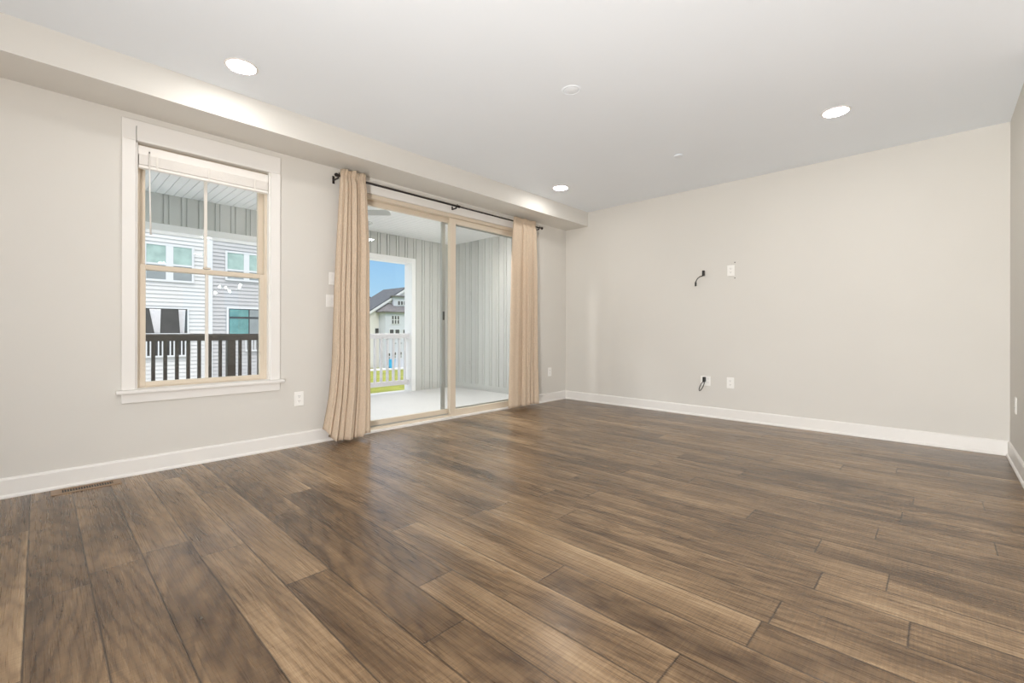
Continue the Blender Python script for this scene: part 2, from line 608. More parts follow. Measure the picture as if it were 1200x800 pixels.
# ------------------------------------------------------------------ window
win = thing('window_1', 'white framed double hung window with almond sashes left of the sliding door', 'window', (-4.58, 0, 0.6), None, 'structure')
CW = 0.075
boxes('casing', M['trim'], win, [(WX0 - CW, WX0, -0.020, 0, WZ0 + 0.0, WZ1), (WX1, WX1 + CW, -0.020, 0, WZ0, WZ1),
                                 (WX0 - CW, WX1 + CW, -0.020, 0, WZ1, WZ1 + 0.142)], 0.003)
boxes('window_stool', M['trim'], win, [(WX0 - CW - 0.03, WX1 + CW + 0.03, -0.048, 0.0, WZ0 - 0.024, WZ0), (WX0, WX1, 0.0, 0.05, WZ0 - 0.024, WZ0 + 0.004)], 0.004)
boxes('apron', M['trim'], win, [(WX0 - CW, WX1 + CW, -0.018, 0, WZ0 - 0.092, WZ0 - 0.024)], 0.003)
JY = 0.045
boxes('jamb_liner', M['trim'], win, [(WX0, WX0 + 0.012, 0, JY, WZ0, WZ1), (WX1 - 0.012, WX1, 0, JY, WZ0, WZ1)])
FI = 0.030
boxes('window_frame', M['almond'], win, [
    (WX0, WX0 + FI, JY, 0.15, WZ0, WZ1), (WX1 - FI, WX1, JY, 0.15, WZ0, WZ1),
    (WX0 + FI, WX1 - FI, JY, 0.15, WZ1 - FI, WZ1), (WX0 + FI, WX1 - FI, JY, 0.15, WZ0, WZ0 + 0.012)], 0.002)


def sash(name, x0, x1, y0, y1, z0, z1, st, bot, top, parent):
    xc = (x0 + x1) / 2
    o = boxes(name, M['almond'], parent, [(x0, x0 + st, y0, y1, z0, z1), (x1 - st, x1, y0, y1, z0, z1),
                                          (x0 + st, x1 - st, y0, y1, z0, z0 + bot), (x0 + st, x1 - st, y0, y1, z1 - top, z1)], 0.003)
    ym = (y0 + y1) / 2
    boxes('muntin', M['muntin'], o, [(xc - 0.011, xc + 0.011, ym - 0.008, ym + 0.008, z0 + bot, z1 - top)], 0.002)
    boxes('pane', M['glass'], o, [(x0 + st - 0.004, x1 - st + 0.004, ym + 0.010, ym + 0.012, z0 + bot - 0.004, z1 - top + 0.004)])
    return o


sash('lower_sash', WX0 + 0.022, WX1 - 0.022, 0.05, 0.085, WZ0 + 0.012, 1.490, 0.042, 0.032, 0.036, win)
up = sash('upper_sash', WX0 + 0.026, WX1 - 0.026, 0.092, 0.127, 1.455, WZ1 - 0.02, 0.040, 0.040, 0.04, win)
boxes('sash_lock', M['almond'], win, [(-4.605, -4.555, 0.052, 0.082, 1.495, 1.507)], 0.003)

# blind gathered up at the head of the window
bl = thing('window_blind', 'white horizontal blind gathered up at the top of the window', 'blind', (-4.58, 0.02, 2.31))
BX0, BX1 = WX0 + 0.015, WX1 - 0.015
boxes('headrail', M['blind'], bl, [(BX0, BX1, 0.003, 0.043, 2.262, 2.324)], 0.002)
for i in range(20):
    z = 2.2585 - i * 0.0035
    boxes('slat', M['blind'], bl, [(BX0 + 0.004, BX1 - 0.004, 0.001 + 0.0006 * (i % 2), 0.044, z, z + 0.0028)])
boxes('bottom_rail', M['blind'], bl, [(BX0 + 0.002, BX1 - 0.002, 0.0, 0.046, 2.168, 2.188)], 0.003)
for x in (-4.90, -4.581, -4.26):
    boxes('ladder_tape', M['cord'], bl, [(x - 0.006, x + 0.006, -0.0015, -0.0005, 2.17, 2.268)])
tube('tilt_wand', M['blind'], bl, [(-4.944, -0.005, 2.275), (-4.942, -0.006, 2.0), (-4.936, -0.004, 1.70)], [0.0045, 0.0045, 0.006], 8)
tube('wand_hook', M['dark_plastic'], bl, [(-4.944, 0.010, 2.285), (-4.944, -0.004, 2.288), (-4.944, -0.005, 2.272)], 0.003, 6)

tube('cord_hook', M['grey_metal'], bl, [(-5.018, -0.0225, 2.445), (-5.019, -0.0235, 2.40), (-5.017, -0.0225, 2.33)], 0.0022, 6)

# ------------------------------------------------------------------ sliding door
door = thing('door_1', 'almond sliding glass door opening onto the covered porch', 'sliding door', (-2.14, 0, 0), None, 'structure')
boxes('casing', M['trim'], door, [(DX0 - 0.08, DX0, -0.020, 0, 0, DZ1), (DX1, DX1 + 0.08, -0.020, 0, 0, DZ1),
                                  (DX0 - 0.08, DX1 + 0.08, -0.020, 0, DZ1, DZ1 + 0.125)], 0.003)
boxes('threshold', M['trim'], door, [(DX0, DX1, -0.022, 0.025, 0, 0.022), (DX0, DX1, 0.025, WT, 0, 0.015)], 0.003)
boxes('door_frame', M['almond'], door, [
    (DX0, DX0 + 0.045, 0.005, WT, 0.0, DZ1), (DX1 - 0.045, DX1, 0.005, WT, 0.0, DZ1),
    (DX0 + 0.045, DX1 - 0.045, 0.005, WT, DZ1 - 0.04, DZ1), (DX0 + 0.045, DX1 - 0.045, 0.025, WT, 0.015, 0.04)], 0.003)
boxes('track', M['grey_metal'], door, [(DX0 + 0.045, DX1 - 0.045, 0.068, 0.073, 0.04, 0.052), (DX0 + 0.045, DX1 - 0.045, 0.135, 0.139, 0.04, 0.05)])


def glazed(name, m, x0, x1, y0, y1, z0, z1, sl, sr, bot, top, fill, fname, th=0.002):
    o = boxes(name, m, door, [(x0, x0 + sl, y0, y1, z0, z1), (x1 - sr, x1, y0, y1, z0, z1),
                              (x0 + sl, x1 - sr, y0, y1, z0, z0 + bot), (x0 + sl, x1 - sr, y0, y1, z1 - top, z1)], 0.003)
    ym = (y0 + y1) / 2
    boxes(fname, fill, o, [(x0 + sl - 0.003, x1 - sr + 0.003, ym, ym + th, z0 + bot - 0.003, z1 - top + 0.003)])
    return o


glazed('fixed_panel', M['almond'], DX0 + 0.045, -2.115, 0.080, 0.118, 0.038, DZ1 - 0.035, 0.06, 0.045, 0.062, 0.055, M['glass'], 'pane')
sp = glazed('sliding_panel', M['almond'], -2.190, DX1 - 0.05, 0.028, 0.066, 0.038, DZ1 - 0.04, 0.082, 0.085, 0.055, 0.060, M['glass'], 'pane')
sc = glazed('screen_panel', M['grey_metal'], -2.230, DX1 - 0.05, 0.142, 0.162, 0.042, DZ1 - 0.04, 0.055, 0.055, 0.05, 0.05, M['screen'], 'screen_cloth', 0.0008)
boxes('screen_latch', M['dark_plastic'], sc, [(-2.215, -2.195, 0.128, 0.142, 1.145, 1.245)], 0.003)
boxes('door_bumper', M['almond'], door, [(-1.215, -1.165, 0.0, 0.028, 0.022, 0.075)], 0.004)

# ------------------------------------------------------------------ curtain rod and curtains
ROD_Y, ROD_Z = -0.10, 2.440
rod = thing('curtain_rod', 'thin black curtain rod above the sliding door with ball ends', 'curtain rod', (-2.14, ROD_Y, ROD_Z))
tube('rod', M['iron'], rod, [(-3.605, ROD_Y, ROD_Z), (-2.17, ROD_Y, ROD_Z)], 0.0105, 12)
tube('inner_rod', M['iron'], rod, [(-2.17, ROD_Y, ROD_Z), (-0.70, ROD_Y, ROD_Z)], 0.0085, 12)
tube('rod_collar', M['iron'], rod, [(-2.185, ROD_Y, ROD_Z), (-2.155, ROD_Y, ROD_Z)], 0.014, 12)
ball = [(0, -0.019), (0.008, -0.017), (0.015, -0.010), (0.018, 0), (0.015, 0.010), (0.008, 0.017), (0, 0.019)]
for x in (-3.615, -0.685):
    lathe('finial', M['iron'], rod, ball, (x, ROD_Y, ROD_Z), 16, 'x')
for x in (-3.598, -2.205, -0.745):
    bm = bmesh.new()
    if abs(x + 2.2) < 0.3:
        add_box(bm, x - 0.008, x + 0.008, -0.026, -0.02, ROD_Z - 0.030, ROD_Z + 0.010)
    else:
        add_box(bm, x - 0.010, x + 0.010, -0.006, 0.0, ROD_Z - 0.055, ROD_Z + 0.015)
    add_box(bm, x - 0.005, x + 0.005, ROD_Y, -0.005, ROD_Z - 0.030, ROD_Z - 0.018)
    add_tube(bm, [(x, ROD_Y + 0.017 * math.cos(a), ROD_Z + 0.017 * math.sin(a)) for a in [PI * (1 + k / 8) for k in range(9)]], 0.0045, 6)
    add_tube(bm, [(x, ROD_Y + 0.0, ROD_Z - 0.016), (x, ROD_Y, ROD_Z - 0.030)], 0.0045, 6)
    add_tube(bm, [(x, ROD_Y - 0.017, ROD_Z), (x, ROD_Y - 0.017, ROD_Z + 0.020)], 0.004, 6)
    finish(bm, 'rod_bracket', M['iron'], rod)


def curtain(name, label, left, right, z0, z1, widths, amps, seed, hem):
    """left, right: (height, x) down the two edges; widths, amps: the folds from left to right"""
    rnd = random.Random(seed)
    folds = len(widths)
    NV = 70
    tot = sum(widths)
    cum = [0]
    for w in widths:
        cum.append(cum[-1] + w / tot)
    ph = [rnd.uniform(-1, 1) for _ in range(folds + 1)]

    def edge(e, z):
        e = sorted(e)
        for (za, xa), (zb, xb) in zip(e, e[1:]):
            if z <= zb or (zb, xb) == e[-1]:
                q = max(0, min(1, (z - za) / (zb - za)))
                return xa + (xb - xa) * q
    us = []
    for k in range(folds):
        n = 18 + int(36 * widths[k] / tot)
        us += [(k, 0.5 - 0.5 * math.cos(PI * i / n)) for i in range(n)]
    us.append((folds - 1, 1.0))
    bm = bmesh.new()
    grid = []
    for j in range(NV + 1):
        v = j / NV                                   # 0 at the top, 1 at the hem
        z = z1 + (z0 - z1) * v
        a, b = edge(left, z), edge(right, z)
        pk = math.exp(-((z - (ROD_Z - 0.01)) / 0.035) ** 2)
        row = []
        for k, f in us:
            u = cum[k] + (cum[k + 1] - cum[k]) * f
            # fold lines wander a little on their way down
            x = a + (b - a) * u + 0.012 * math.sin(2.6 * v + ph[k] * 4 + f * (ph[k + 1] - ph[k]) * 2) * math.sin(PI * u) * v
            front = abs(math.sin(PI * f)) ** 0.28
            A = 1.45 * amps[k] * (0.55 + 0.45 * min(1, v * 1.5)) * (1 + 0.12 * math.sin(7 * v + ph[k] * 6))
            dent = 0.10 * math.sin(2 * PI * f * 2 + ph[k] * 5 + 2 * v) * math.sin(PI * f)
            d = A * (front + dent)
            # gathered on the rod: shallow, close pleats
            tiny = 0.008 * (1 + math.sin(2 * PI * (u * 19 + 0.3 * math.sin(9 * u))))
            d = d * (1 - 0.7 * pk) + tiny * (0.25 + pk) * math.exp(-v * 14)
            zz = z + (v ** 8) * hem(u) + 0.004 * math.sin(17 * u) * math.exp(-v * 30)
            row.append(bm.verts.new((x, ROD_Y - 0.020 - d, zz)))
        grid.append(row)
    for j in range(NV):
        for i in range(len(us) - 1):
            bm.faces.new((grid[j][i], grid[j][i + 1], grid[j + 1][i + 1], grid[j + 1][i]))
    root = thing(name, label, 'curtain', ((left[0][1] + right[0][1]) / 2, ROD_Y - 0.05, z0), 'curtains on the sliding door rod')
    o = finish(bm, 'curtain_fabric', M['curtain'], root, 0, True)
    sd = o.modifiers.new('thick', 'SOLIDIFY')
    sd.thickness = 0.0025
    return root


curtain('tan_curtain', 'tan curtain at the left end of the rod beside the window, flared at the hem',
        [(2.49, -3.585), (2.2, -3.60), (1.46, -3.640), (0.69, -3.664), (0.40, -3.690), (0.03, -3.745)], [(2.49, -3.349), (1.73, -3.314), (0.03, -3.307)],
        0.030, 2.490, [0.12, 0.11, 0.15, 0.20, 0.13, 0.29], [0.045, 0.060, 0.055, 0.070, 0.040, 0.055], 3,
        lambda u: 0.11 * max(0, 0.17 - u) / 0.17 + (0.025 if u > 0.8 else 0.0))
curtain('tan_curtain', 'narrow straight tan curtain at the right end of the rod near the room corner',
        [(2.485, -1.280), (1.97, -1.315), (0.03, -1.365)], [(2.485, -0.865), (0.03, -0.840)],
        0.035, 2.485, [0.40, 0.13, 0.17, 0.12, 0.20], [0.035, 0.050, 0.060, 0.045, 0.060], 11, lambda u: 0.015 * u)

# ------------------------------------------------------------------ wall plates
def rbox(bm, x0, x1, y0, y1, z0, z1):
    add_box(bm, x0, x1, y0, y1, z0, z1)


def recess(parent, z):
    o = boxes('receptacle', M['plate'], parent, [(-0.0165, 0.0165, -0.0085, -0.005, z - 0.0135, z + 0.0135)], 0.003, True)
    boxes('slot', M['slot'], o, [(-0.008, -0.0055, -0.0092, -0.0080, z + 0.000, z + 0.008)], 0, True)
    boxes('slot', M['slot'], o, [(0.0055, 0.008, -0.0092, -0.0080, z + 0.000, z + 0.007)], 0, True)
    boxes('slot', M['slot'], o, [(-0.0022, 0.0022, -0.0092, -0.0080, z - 0.009, z - 0.005)], 0, True)


def make_outlet(label, loc, rot):
    t = thing('wall_outlet', label, 'outlet', loc, 'white duplex outlets on the walls')
    t.rotation_euler = (0, 0, rot)
    boxes('cover_plate', M['plate'], t, [(-0.040, 0.040, -0.006, 0, -0.063, 0.063)], 0.003, True)
    recess(t, 0.0215)
    recess(t, -0.0215)
    lathe('screw', M['plate'], t, [(0, -0.0072), (0.003, -0.0070), (0.0034, -0.006)], (0, 0, 0), 10, 'y', True, True)
    return t


out0 = make_outlet('white duplex outlet low on the wall under the window corner', (-3.905, 0, 0.415), 0)
dup(out0, (-0.384, 0, 0.427), 'white outlet low on the wall between right curtain and room corner')
dup(out0, (0, -2.355, 0.424), 'white outlet low on the far wall right of the plugged in cable', -PI / 2)
dup(out0, (0, -2.358, 1.716), 'white outlet high on the far wall beside the dangling cable', -PI / 2)
dup(out0, (-0.419, YR, 0.462), 'white outlet on the right wall at the edge of the photo', PI)


def switch_plate(label, loc, gangs):
    t = thing('light_switch', label, 'switch', loc, 'light switches beside the left curtain')
    w = 0.036 + 0.023 * (gangs - 1)
    boxes('cover_plate', M['plate'], t, [(-w, w, -0.006, 0, -0.058, 0.058)], 0.003, True)
    for g in range(gangs):
        x = (g - (gangs - 1) / 2) * 0.046
        bm = bmesh.new()
        add_prism(bm, [(-0.006, -0.032), (-0.009, -0.031), (-0.0072, 0.0), (-0.011, 0.031), (-0.006, 0.032)], 'x', x - 0.0165, x + 0.0165)
        finish(bm, 'rocker', M['plate'], t, 0.001, False, True)
        for z in (0.045, -0.045):
            lathe('screw', M['plate'], t, [(0, -0.0072), (0.003, -0.0070), (0.0034, -0.006)], (x, 0, z), 10, 'y', True, True)
    return t


switch_plate('upper white single rocker switch beside the left curtain', (-3.602, 0, 1.500), 1)
switch_plate('lower wider white double rocker switch beside the left curtain', (-3.607, 0, 1.292), 2)

# plates and cables on the far wall
t = thing('wall_plate', 'white two gang plate low on the far wall behind the looped black cable', 'wall plate', (0, -2.075, 0.427))
boxes('cover_plate', M['plate'], t, [(-0.006, 0, -2.133, -2.017, 0.369, 0.485)], 0.003)
for z in (0.448, 0.406):
    o = boxes('receptacle', M['plate'], t, [(-0.0085, -0.005, -2.120, -2.086, z - 0.0135, z + 0.0135)], 0.003)
    boxes('slot', M['slot'], o, [(-0.0092, -0.008, -2.110, -2.1075, z, z + 0.008)])
    boxes('slot', M['slot'], o, [(-0.0092, -0.008, -2.0985, -2.096, z, z + 0.007)])
t = thing('power_cable', 'looped black cable plugged into the low plate on the far wall', 'cable', (-0.02, -2.055, 0.36))
boxes('plug', M['dark_plastic'], t, [(-0.045, -0.0065, -2.082, -2.052, 0.415, 0.474)], 0.005)
loop = []
for k in range(33):
    a = 2 * PI * k / 32
    along, side = 0.062 * (1 - math.cos(a)), 0.017 * math.sin(a)
    loop.append((-0.026 - 0.008 * math.sin(a / 2), -2.064 + 0.40 * along + side * 0.9, 0.418 - 0.90 * along + side * 0.4))
tube('cord', M['dark_plastic'], t, loop, 0.0045, 8)
t = thing('tv_cable', 'short black cable hanging from the far wall at head height', 'cable', (-0.02, -2.04, 1.68))
boxes('connector', M['dark_plastic'], t, [(-0.040, 0.0, -2.067, -2.044, 1.678, 1.742)], 0.004)
tube('cord', M['dark_plastic'], t, [(-0.030, -2.056, 1.682), (-0.036, -2.046, 1.676), (-0.040, -2.020, 1.670), (-0.036, -1.992, 1.652), (-0.030, -1.972, 1.625), (-0.024, -1.962, 1.605)], 0.0055, 8)
boxes('cable_end', M['dark_plastic'], t, [(-0.030, -0.014, -1.972, -1.954, 1.562, 1.608)], 0.003)
for z, l in ((1.806, 'tiny dark anchor hole just above the high far wall outlet'), (1.628, 'tiny dark anchor hole just below the high far wall outlet')):
    tag(lathe('wall_anchor', M['slot'], None, [(0.001, 0.0), (0.006, 0.0), (0.0065, -0.0015), (0.004, -0.003), (0, -0.002)], (0, -2.400, z), 12, 'x'), l, 'wall anchor', 'anchor holes by the high outlet')

# ------------------------------------------------------------------ ceiling fittings
def make_light(label, loc):
    t = thing('recessed_light', label, 'ceiling light', loc, 'recessed ceiling lights')
    lathe('trim_ring', M['trim'], t, [(0.082, 0.0), (0.098, 0.0), (0.098, -0.002), (0.093, -0.005), (0.085, -0.006), (0.082, -0.003)], (0, 0, 0), 40, 'z', True, True)
    lathe('lens', M['lens'], t, [(0.083, -0.003), (0.081, -0.006), (0.065, -0.0075), (0.035, -0.008), (0, -0.008)], (0, 0, 0), 40, 'z', True, True)
    return t


L0 = make_light('glowing recessed ceiling light nearest the window, at upper left', (-4.576, -0.786, H))
dup(L0, (-1.165, -0.790, H), 'glowing recessed ceiling light at the far corner above the right curtain')
dup(L0, (-1.182, -3.505, H), 'glowing recessed ceiling light in the right half of the ceiling before the far wall')
for p in ((-4.576, -3.505), (-7.7, -0.79), (-7.7, -3.5), (-3.35, -5.5), (-3.0, -7.75), (-3.35, -9.9), (-6.6, -5.5), (-6.6, -9.9)):  # some placed from reflections in the panes, the others added to light the room
    dup(L0, (p[0], p[1], H), 'recessed ceiling light out of view behind the camera')
t = thing('ceiling_cover', 'white round cover plate on the ceiling between the recessed lights', 'cover plate', (-2.862, -2.183, H))
lathe('plate_disc', M['ceiling'], t, [(0.052, 0), (0.052, -0.002), (0.049, -0.0035), (0, -0.0035)], (-2.862, -2.183, H), 40)
lathe('rim', M['ceiling'], t, [(0.052, 0), (0.053, -0.003), (0.060, -0.005), (0.067, -0.004), (0.070, 0)], (-2.862, -2.183, H), 40)
t = thing('sprinkler_cover', 'small white flat sprinkler cover on the ceiling toward the far wall', 'sprinkler cover', (-1.171, -2.241, H))
lathe('cap', M['ceiling'], t, [(0.034, 0), (0.034, -0.006), (0.043, -0.006), (0.043, -0.010), (0.040, -0.012), (0, -0.012)], (-1.171, -2.241, H), 32)

# floor register
t = thing('floor_vent', 'bronze slotted floor vent by the baseboard below the window', 'vent', (-5.27, -0.105, 0))
VX0, VX1, VY0, VY1 = -5.435, -5.105, -0.168, -0.042
boxes('vent_frame', M['vent'], t, [(VX0, -5.385, VY0, VY1, 0, 0.005), (-5.145, VX1, VY0, VY1, 0, 0.005),
                                   (-5.385, -5.145, VY0, -0.138, 0, 0.005), (-5.385, -5.145, -0.072, VY1, 0, 0.005)], 0.002)
boxes('dark_duct', M['slot'], t, [(-5.385, -5.145, -0.138, -0.072, 0.0, 0.0008)])
for i in range(19):
    x = -5.378 + i * 0.0125
    boxes('louver', M['vent'], t, [(x, x + 0.0038, -0.138, -0.072, 0.0008, 0.004)])

# ------------------------------------------------------------------ chandelier and rear windows behind the camera (seen as reflections)
CH = Vector((-2.72, -6.6, 1.9))
ch = thing('chandelier', 'six globe dining chandelier reflected in the window pane', 'chandelier', CH)
tube('stem', M['iron'], ch, [(CH.x, CH.y, H), (CH.x, CH.y, 1.96)], 0.008, 8)
lathe('canopy', M['iron'], ch, [(0, H - 0.03), (0.05, H - 0.025), (0.06, H), (0, H)], (CH.x, CH.y, 0), 24)
lathe('hub', M['iron'], ch, [(0, -0.04), (0.03, -0.03), (0.035, 0), (0.02, 0.03), (0, 0.04)], (CH.x, CH.y, 1.96), 20)
gl = [(0.045 * math.sin(PI * k / 10), -0.045 * math.cos(PI * k / 10)) for k in range(11)]
gl[0], gl[-1] = (0, -0.045), (0, 0.045)
gl = [(r * 0.6, h * 0.6) for r, h in gl]
for gx, gy, gz in ((-2.91, -6.55, 1.92), (-2.72, -6.85, 1.935), (-2.56, -6.5, 1.93), (-2.49, -6.7, 2.0), (-2.95, -6.7, 1.80), (-2.77, -6.4, 1.83)):
    tube('arm', M['iron'], ch, [(CH.x, CH.y, 1.96), ((CH.x + gx) / 2, (CH.y + gy) / 2, gz + 0.02), (gx, gy, gz - 0.035)], 0.005, 6)
    lathe('globe', M['globe'], ch, gl, (gx, gy, gz), 16)

for i, (a, b) in enumerate(RW):
    w = thing('window_%d' % (i + 2), 'white framed rear window behind the camera, number %d from the end wall' % (i + 1), 'window', ((a + b) / 2, YB, 0.95), None, 'structure')
    boxes('casing', M['trim'], w, [(a - 0.07, a, YB, YB + 0.02, 0.88, 2.32), (b, b + 0.07, YB, YB + 0.02, 0.88, 2.32), (a, b, YB, YB + 0.02, 2.25, 2.32), (a, b, YB, YB + 0.02, 0.88, 0.95)])
    boxes('sash', M['trim'], w, [(a, a + 0.04, YB - 0.10, YB - 0.06, 0.95, 2.25), (b - 0.04, b, YB - 0.10, YB - 0.06, 0.95, 2.25),
                                 (a + 0.04, b - 0.04, YB - 0.10, YB - 0.06, 0.95, 1.0), (a + 0.04, b - 0.04, YB - 0.10, YB - 0.06, 2.2, 2.25), (a + 0.04, b - 0.04, YB - 0.10, YB - 0.06, 1.57, 1.62)])

# ------------------------------------------------------------------ covered porch
PL = -5.6
PF, PC, PY, PX, PT = -0.05, 2.66, 2.70, 0.0, 0.20
struct('porch_floor', M['porch_floor'], [(PL, PX + 0.2, WT, PY + PT + 0.02, PF - 0.25, PF)], 'pale grey porch floor outside the sliding door', 'floor')
bm = bmesh.new()
add_box(bm, PL, PX + 0.2, WT, PY + PT + 0.35, PC + 0.012, PC + 0.3)
x = PL
while x < PX - 0.01:
    add_box(bm, x + 0.003, min(PX, x + 0.086), WT, PY, PC, PC + 0.012)
    x += 0.089
tag(finish(bm, 'porch_ceiling', M['porch_ceiling'], None), 'white beadboard porch ceiling seen through the glass', 'ceiling', None, 'structure')
struct('sun_shade_mass', M['siding_white'], [(-10, 3.0, -11.2, WT + 0.1, H + 0.35, 5.6), (PX + 0.2, 3.0, -11.2, WT + 0.1, -3.7, H + 0.35)], 'unseen house mass above and beside the rooms, added to shade the porch', 'house')  # added unseen mass that keeps direct sun off the porch


def siding_wall(bm, axis, face, sign, a, b, z0, z1, th, pitch=0.178):
    """board wall with vertical battens and open joints; rectangles of plain board are passed one at a time"""
    def put(u0, u1, d0, d1, za, zb):
        lo, hi = sorted((face + sign * d0, face + sign * d1))
        if axis == 'x':
            add_box(bm, u0, u1, lo, hi, za, zb)
        else:
            add_box(bm, lo, hi, u0, u1, za, zb)
    put(a, b, 0.0, th, z0, z1)
    u = math.floor(a / pitch) * pitch
    while u < b:
        for p, q, d in ((0.0, 0.040, -0.018), (0.052, pitch - 0.014, -0.016)):
            p, q = max(a, u + p), min(b, u + q)
            if q - p > 0.004:
                put(p, q, d, 0.0, z0, z1)
        u += pitch


OP_L = (-5.35, -3.05)            # wide opening with the dark railing
OP_R = (-2.55, -0.93)           # opening with the white railing
OP_Z = 2.215
TRM = 0.085
bm = bmesh.new()
siding_wall(bm, 'x', PY, 1, PL, PX, OP_Z + TRM, PC, PT)
siding_wall(bm, 'x', PY, 1, OP_R[1] + TRM, PX, PF, OP_Z + TRM, PT)
siding_wall(bm, 'x', PY, 1, OP_L[1] + TRM, OP_R[0] - TRM, PF, OP_Z + TRM, PT)
siding_wall(bm, 'x', PY, 1, PL, OP_L[0] - TRM, PF, OP_Z + TRM, PT)
tag(finish(bm, 'wall_porch_front', M['porch_siding'], None), 'grey board and batten outer porch wall with framed openings', 'wall', None, 'structure')
bm = bmesh.new()
siding_wall(bm, 'y', PX, 1, WT, PY, PF + 0.10, PC, 0.2)
tag(finish(bm, 'wall_porch_side', M['porch_siding'], None), 'grey vertical board porch side wall behind the right door panel', 'wall', None, 'structure')
struct('trim_1', M['porch_siding'], [(PX - 0.012, PX + 0.2, WT, PY, PF, PF + 0.10)], 'grey base board under the porch side wall', 'trim')
for i, (a, b) in enumerate((OP_L, OP_R)):
    Y0 = PY - 0.016
    struct('trim_%d' % (i + 2), M['porch_trim'], [
        (a - TRM, a, Y0, PY + PT + 0.016, PF, OP_Z + TRM), (b, b + TRM, Y0, PY + PT + 0.016, PF, OP_Z + TRM), (a, b, Y0, PY + PT + 0.016, OP_Z, OP_Z + TRM)],
        ('white trim around the wide porch opening beyond the window', 'white trim around the porch opening beyond the sliding door')[i], 'trim', 0.003)


def railing(name, label, a, b, first, step, m, w, post=None, brackets=False):
    t = thing(name, label, 'railing', ((a + b) / 2, PY + 0.1, PF))
    yc = PY + 0.10
    bm = bmesh.new()
    add_prism(bm, [(yc - 0.045, 0.885), (yc + 0.045, 0.885), (yc + 0.045, 0.955), (yc + 0.03, 0.972), (yc - 0.03, 0.972), (yc - 0.045, 0.955)], 'x', a, b)
    finish(bm, 'top_rail', m, t)
    boxes('bottom_rail', m, t, [(a, b, yc - 0.03, yc + 0.03, 0.065, 0.145)], 0.004)
    x = first
    while x < b - 0.02:
        if x > a + 0.02 and not (post and post[0] - 0.02 < x < post[1] + 0.02):
            boxes('baluster', m, t, [(x - w / 2, x + w / 2, yc - w / 2, yc + w / 2, 0.145, 0.885)])
        x += step
    if post:
        boxes('post', m, t, [(post[0], post[1], yc - 0.05, yc + 0.05, PF, 0.885)], 0.004)
    if brackets:
        for z in (0.925, 0.105):
            boxes('rail_bracket', m, t, [(b - 0.03, b, yc - 0.055, yc + 0.055, z - 0.05, z + 0.05)], 0.006)
    return t


k0 = -4.533
railing('porch_railing', 'dark brown porch railing seen through the window', OP_L[0], OP_L[1], k0 - 6 * 0.1165, 0.1165, M['rail_dark'], 0.036, (-3.76, -3.665))
railing('porch_railing', 'white porch railing seen through the sliding door', OP_R[0], OP_R[1], -1.70 - 6 * 0.117, 0.117, M['rail_white'], 0.036, None, True)

# ceiling fan on the porch: one blade shows past the left curtain
FX, FY, FZ = -2.86, 1.48, 2.525
fan = thing('ceiling_fan', 'pale porch ceiling fan, one blade showing past the left curtain', 'ceiling fan', (FX, FY, PC))
lathe('canopy', M['fan_white'], fan, [(0, 0), (0.075, 0), (0.07, -0.03), (0.03, -0.05), (0, -0.05)], (FX, FY, PC), 24)
lathe('motor', M['fan_white'], fan, [(0, 0.06), (0.06, 0.06), (0.10, 0.03), (0.105, -0.03), (0.07, -0.06), (0, -0.065)], (FX, FY, FZ), 28)
for k in range(5):
    a = math.radians(-46.5) + 2 * PI * k / 5
    bm = bmesh.new()
    add_prism(bm, [(0.10, -0.03), (0.20, -0.062), (0.64, -0.070), (0.67, -0.055), (0.685, 0.0), (0.67, 0.055), (0.64, 0.070), (0.20, 0.062), (0.10, 0.03)], 'z', -0.004, 0.004)
    bmesh.ops.rotate(bm, verts=bm.verts, cent=(0, 0, 0), matrix=Matrix.Rotation(math.radians(-14), 3, 'X'))
    bmesh.ops.rotate(bm, verts=bm.verts, cent=(0, 0, 0), matrix=Matrix.Rotation(a, 3, 'Z'))
    bmesh.ops.translate(bm, verts=bm.verts, vec=(FX, FY, FZ))
    finish(bm, 'blade', M['fan_white'], fan, 0.002)
for px in (-0.95, -2.15):  # unseen fill lights, added to brighten the porch side wall
    t = thing('porch_fill', 'added fill light under the porch ceiling, hidden above the door head', 'fill light', (px, 0.52, PC), 'added porch fill lights')
    lathe('trim_ring', M['porch_trim'], t, [(0.072, 0.0), (0.095, 0.0), (0.093, -0.006), (0.074, -0.008), (0.072, -0.002)], (0, 0, 0), 32, 'z', True, True)
    lathe('lens', M['porch_fill_lens'], t, [(0.073, -0.002), (0.065, -0.006), (0, -0.007)], (0, 0, 0), 32, 'z', True, True)

# ------------------------------------------------------------------ outdoors
GZ = -3.7
bm = bmesh.new()
NX, NY = 40, 30
gv = [[bm.verts.new((-60 + 160 * i / NX, 3 + 120 * j / NY, GZ + 0.06 * math.sin(i * 1.7) * math.sin(j * 2.1))) for i in range(NX + 1)] for j in range(NY + 1)]
for j in range(NY):
    for i in range(NX):
        bm.faces.new((gv[j][i], gv[j][i + 1], gv[j + 1][i + 1], gv[j + 1][i]))
tag(finish(bm, 'lawn_ground', M['grass'], None), 'yellow green lawn beyond the white porch railing', 'lawn', None, 'structure')


def lap_siding(bm, x0, x1, y, z0, z1, step=0.17, lip=0.04):
    z = z0
    while z < z1 - 1e-4:
        zt = min(z1, z + step)
        add_prism(bm, [(y - lip, z), (y + 0.05, z), (y + 0.05, zt), (y - 0.002, zt)], 'x', x0, x1)
        z += step


